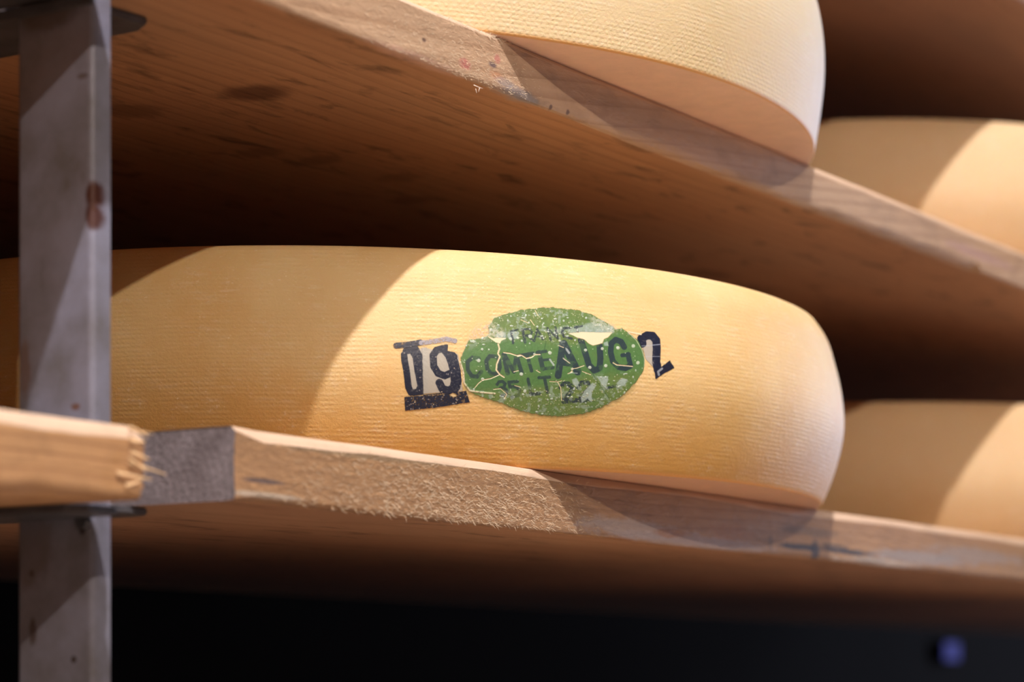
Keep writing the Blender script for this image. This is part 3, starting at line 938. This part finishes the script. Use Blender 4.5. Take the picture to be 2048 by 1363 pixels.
over(green, ga, strokes([([(1150, 760), (1200, 830)], 22), ([(1365, 630), (1395, 675)], 26), ([(1320, 740), (1400, 800)], 10), ([(1400, 930), (1500, 935)], 8)], B_) * 0.75, (0.45, 0.50, 0.50))
dark = strokes([([(1075, 1e-9 + 470), (1100, 540), (1075, 650)], 12)], B_) + strokes([([(780, 650), (870, 800), (1010, 1000)], 12)], D_)
over(green, ga, np.clip(dark, 0, 1) * 0.6, (0.03, 0.08, 0.03))
# cracks in the film, cheese colour showing
CK = (0.78, 0.64, 0.42)
ck = strokes([([(490, 560), (505, 620), (487, 680), (510, 720), (470, 820), (465, 890), (510, 950)], 19), ([(510, 950), (400, 1000), (290, 1022), (240, 1060), (190, 1120)], 10), ([(510, 950), (565, 985)], 16),
              ([(560, 670), (640, 680), (740, 712), (790, 705), (850, 745), (920, 728), (960, 695), (1025, 695)], 13), ([(740, 712), (770, 706)], 24),
              ([(690, 915), (745, 900)], 9), ([(975, 895), (1025, 925)], 9), ([(1265, 580), (1325, 605)], 8), ([(1150, 1040), (1250, 1045), (1290, 1120), (1300, 1280)], 9), ([(1240, 1045), (1300, 1030)], 7),
              ([(700, 1090), (770, 1110)], 8), ([(430, 1140), (520, 1130), (600, 1200), (570, 1260)], 9), ([(1380, 940), (1440, 915)], 8), ([(780, 250), (870, 290)], 7), ([(900, 250), (950, 320)], 8), ([(960, 130), (1000, 200)], 8)], B_)
ck = np.maximum(ck, strokes([([(1065, 545), (1110, 572), (1200, 580), (1310, 590)], 12), ([(530, 625), (600, 612), (690, 580)], 9), ([(540, 640), (520, 670)], 10), ([(425, 490), (510, 550)], 7), ([(670, 655), (775, 695)], 8)], D_))
over(green, ga, ck * np.maximum(body, 0.3) * 0.95, CK); height -= ck * 0.0002
# torn openings: film gone, pale paste below
TORN = (0.86, 0.68, 0.46)
t1 = soft(sd_poly(B_([(1395, 425), (1560, 408), (1800, 415), (1950, 412), (1900, 470), (1840, 500), (1820, 550), (1700, 580), (1640, 550), (1590, 500), (1500, 478)])) + rag * 0.7, 0.6)
t2 = soft(sd_poly(B_([(350, 455), (430, 490), (470, 480), (590, 488), (530, 520), (510, 555), (460, 540), (400, 500)])) + rag * 0.7, 0.6)
tt = np.maximum(t1, t2)
over(green, ga, tt, TORN); height = np.where(tt > 0.5, 0.00004, height)
shade = strokes([([(1500, 482), (1595, 505), (1645, 555), (1700, 583), (1825, 553), (1845, 503), (1905, 472)], 8)], B_)
over(green, ga, shade * 0.5 * nB, (0.55, 0.32, 0.12))
# left border of the film
bo_ = strokes([([(1030, 540), (1070, 680), (1075, 800), (1150, 905), (1300, 925), (1470, 940)], 22)], A_)
over(green, ga, bo_ * 0.75 * np.clip((nB - 0.15) * 3, 0.2, 1), (0.80, 0.70, 0.50)); height += bo_ * 0.00015
bo_ = strokes([([(1250, 150), (1360, 260), (1430, 380), (1465, 500), (1460, 600)], 6)], D_)
over(green, ga, bo_ * 0.6, (0.80, 0.76, 0.55))

# --- stamped digits and bars, each with the thin film around it
FILM = (0.52, 0.49, 0.43)


def ink_layer(stroke_list, tr, extra_poly=None, film=None, holes=None, wear=0.15, speck=0):
    c = np.zeros((NY, NX, 3)); a = np.zeros((NY, NX))
    c[:] = FILM
    if film is not None:
        over(c, a, soft(sd_poly(tr(film)) + (nA - 0.5) * 2, 1.2) * 0.80, FILM)
    m = strokes(stroke_list, tr) if stroke_list else np.zeros((NY, NX))
    if extra_poly is not None:
        for P in extra_poly: m = np.maximum(m, soft(sd_poly(tr(P)) + rag * 0.8, 0.7))
    over(c, a, m * (1 - wear * np.clip((nB - 0.55) * 5, 0, 1)), (0.016, 0.020, 0.042))
    if speck:
        s = specks(speck, 0.5, 1.5, m, speck)
        over(c, a, s * 0.65, (0.40, 0.36, 0.34))
        s = specks(speck // 3, 0.6, 1.2, m, speck + 1)
        over(c, a, s * 0.75, (0.72, 0.56, 0.36))
    if holes is not None:
        a *= 1 - soft(sd_poly(tr(holes)) + rag * 0.6, 0.7)
    return c, a


zero_c, zero_a = ink_layer([([(312, 440), (318, 520), (342, 640), (368, 860), (400, 925)], 84), ([(335, 395), (440, 380)], 84), ([(440, 385), (485, 470), (508, 640), (548, 840), (530, 890)], 132),
                            ([(430, 925), (500, 915), (560, 870)], 84)], A_, film=[(340, 400), (600, 350), (620, 920), (400, 930)], speck=10)
nine_c, nine_a = ink_layer([([(860, 372), (800, 365), (725, 385), (682, 450), (690, 590), (745, 680), (830, 712), (900, 680)], 92),
                            ([(850, 380), (900, 440), (938, 540), (965, 650), (978, 780), (960, 860)], 138), ([(960, 850), (880, 900), (800, 880), (762, 800)], 100), ([(900, 430), (950, 470)], 90)], A_,
                           film=[(540, 350), (1000, 430), (1060, 900), (560, 940)], holes=[(875, 280), (1120, 230), (1095, 350), (1045, 460), (955, 410), (868, 392)], speck=12)
bar_c, bar_a = ink_layer([([(210, 325), (350, 315), (520, 285)], 74)], A_, wear=0.5, speck=14)
gb = strokes([([(530, 290), (700, 270), (850, 240), (960, 265)], 62)], A_)
over(bar_c, bar_a, gb * np.clip((nB - 0.1) * 2, 0.3, 0.95), (0.33, 0.31, 0.35))
base_c, base_a = ink_layer([([(560, 962), (790, 938)], 16)], A_, extra_poly=[[(315, 980), (780, 955), (860, 940), (1105, 905), (1150, 1050), (700, 1120), (325, 1158)]], wear=0.6, speck=60)
cut = soft(sd_poly(A_([(880, 950), (930, 925), (1000, 965), (940, 985)])), 1)
base_a *= 1 - cut
two_c, two_a = ink_layer([([(1440, 300), (1425, 235), (1500, 195), (1570, 200), (1615, 260), (1622, 360), (1615, 540), (1640, 640)], 104)], D_,
                         extra_poly=[[(1590, 600), (1680, 600), (1790, 515), (1850, 610), (1700, 690), (1610, 755), (1600, 690)]], film=[(1420, 260), (1600, 230), (1600, 620), (1480, 500)], speck=4)
over(two_c, two_a, strokes([([(1690, 620), (1640, 660), (1650, 700)], 26)], D_) * 0.6, (0.42, 0.45, 0.50))
over(two_c, two_a, strokes([([(1560, 320), (1665, 310)], 10), ([(1430, 330), (1560, 325)], 6), ([(1490, 465), (1660, 465)], 5)], D_) * 0.6, (0.45, 0.50, 0.62))
lip_ = strokes([([(1265, 150), (1420, 180)], 20)], D_)
over(two_c, two_a, lip_ * 0.8, (0.88, 0.74, 0.50))

# decal material: colour and coverage come from the mesh's own colour attribute
def decal_mat(name, rough):
    k = NT(name)
    at = k.n('ShaderNodeAttribute'); at.attribute_name = 'print'
    k.l(at.outputs['Color'], k.b.inputs['Base Color'])
    k.l(at.outputs['Alpha'], k.b.inputs['Alpha'])
    tc = k.n('ShaderNodeTexCoord').outputs['Object']
    n = k.noise(tc, 700, 4, 0.7)
    k.b.inputs['Roughness'].default_value = rough
    k.l(k.bump(n, 0.5, 0.00035), k.b.inputs['Normal'])
    return k.m


ANG, HH, RR = on_wheel(PXg, PYg)


def decal(name, colr, alpha, off, hgt, mat):
    keep = alpha > 0.02
    cell = keep[:-1, :-1] | keep[1:, :-1] | keep[:-1, 1:] | keep[1:, 1:]
    used = np.zeros((NY, NX), bool)
    used[:-1, :-1] |= cell; used[1:, :-1] |= cell; used[:-1, 1:] |= cell; used[1:, 1:] |= cell
    idx = np.full((NY, NX), -1, np.int64); idx[used] = np.arange(used.sum())
    R = RR + off + hgt
    x = (R * np.cos(ANG))[used]; y = (R * np.sin(ANG))[used]; z = HH[used]
    co = np.stack([x, y, z], 1)
    ii, jj = np.nonzero(cell)
    q = np.stack([idx[ii, jj], idx[ii + 1, jj], idx[ii + 1, jj + 1], idx[ii, jj + 1]], 1)
    me = bpy.data.meshes.new(name)
    me.vertices.add(len(co)); me.vertices.foreach_set('co', co.astype(np.float32).ravel())
    me.loops.add(len(q) * 4); me.loops.foreach_set('vertex_index', q.astype(np.int32).ravel())
    me.polygons.add(len(q)); me.polygons.foreach_set('loop_start', (np.arange(len(q)) * 4).astype(np.int32))
    me.update(calc_edges=True)
    me.polygons.foreach_set('use_smooth', np.ones(len(q), bool))
    ca = me.color_attributes.new('print', 'FLOAT_COLOR', 'POINT')
    rgba = np.concatenate([colr[used], alpha[used][:, None]], 1).astype(np.float32)
    ca.data.foreach_set('color', rgba.ravel())
    me.materials.append(mat)
    o = bpy.data.objects.new(name, me); COL.objects.link(o); o.parent = wheel_low
    return o


M_print = decal_mat('casein_film', 0.42)
M_ink = decal_mat('stamp_ink', 0.36)
zero_h = np.zeros((NY, NX))
tag(decal('stamp_digit', zero_c, zero_a, 0.00012, zero_h, M_ink), 'dark blue stamped digit 0')
tag(decal('stamp_digit', nine_c, nine_a, 0.00018, zero_h, M_ink), 'dark blue stamped digit 9')
tag(decal('stamp_bar', bar_c, bar_a, 0.00024, zero_h, M_ink), 'worn bar over the digits')
tag(decal('stamp_bar', base_c, base_a, 0.00024, zero_h, M_ink), 'speckled dark bar under the digits')
tag(decal('stamp_digit', two_c, two_a, 0.00018, zero_h, M_ink), 'torn dark stamped digit 2')
tag(decal('oval_label', green, ga, 0.00022, height, M_print), 'cracked green oval label with dark lettering')

# ------------------------------------------------------------------ made-up glowing panel on the back wall, standing for a blue patch
M_blue = plain('blue_glow', (0.006, 0.006, 0.02), 0.9, 0, 0.2, 20, 0, ((0.10, 0.11, 0.45), 0.42))
M_hous = plain('black_housing', (0.006, 0.006, 0.008), 0.95)
for _m in (M_blue, M_hous): _m.node_tree.nodes['Principled BSDF'].inputs['Specular IOR Level'].default_value = 0.05
root = bpy.data.objects.new('wall_light', None); COL.objects.link(root)
d = ray(1910, 1302); s = (0.85 - CAM.y) / d[1]
bx, bz = CAM.x + s * d[0], CAM.z + s * d[2]
root.location = (bx, 0.868, bz)
tag(root, 'dim blue light patch far back under the lower board, bottom right', 'light')
v, f = box_vf(-0.030, 0.030, -0.012, 0.0, -0.017, 0.017)
bevel_obj(mesh_obj('housing', v, f, M_hous, root), 0.004)
v, f = box_vf(-0.026, 0.026, -0.015, -0.0122, -0.014, 0.014)
mesh_obj('lens', v, f, M_blue, root)
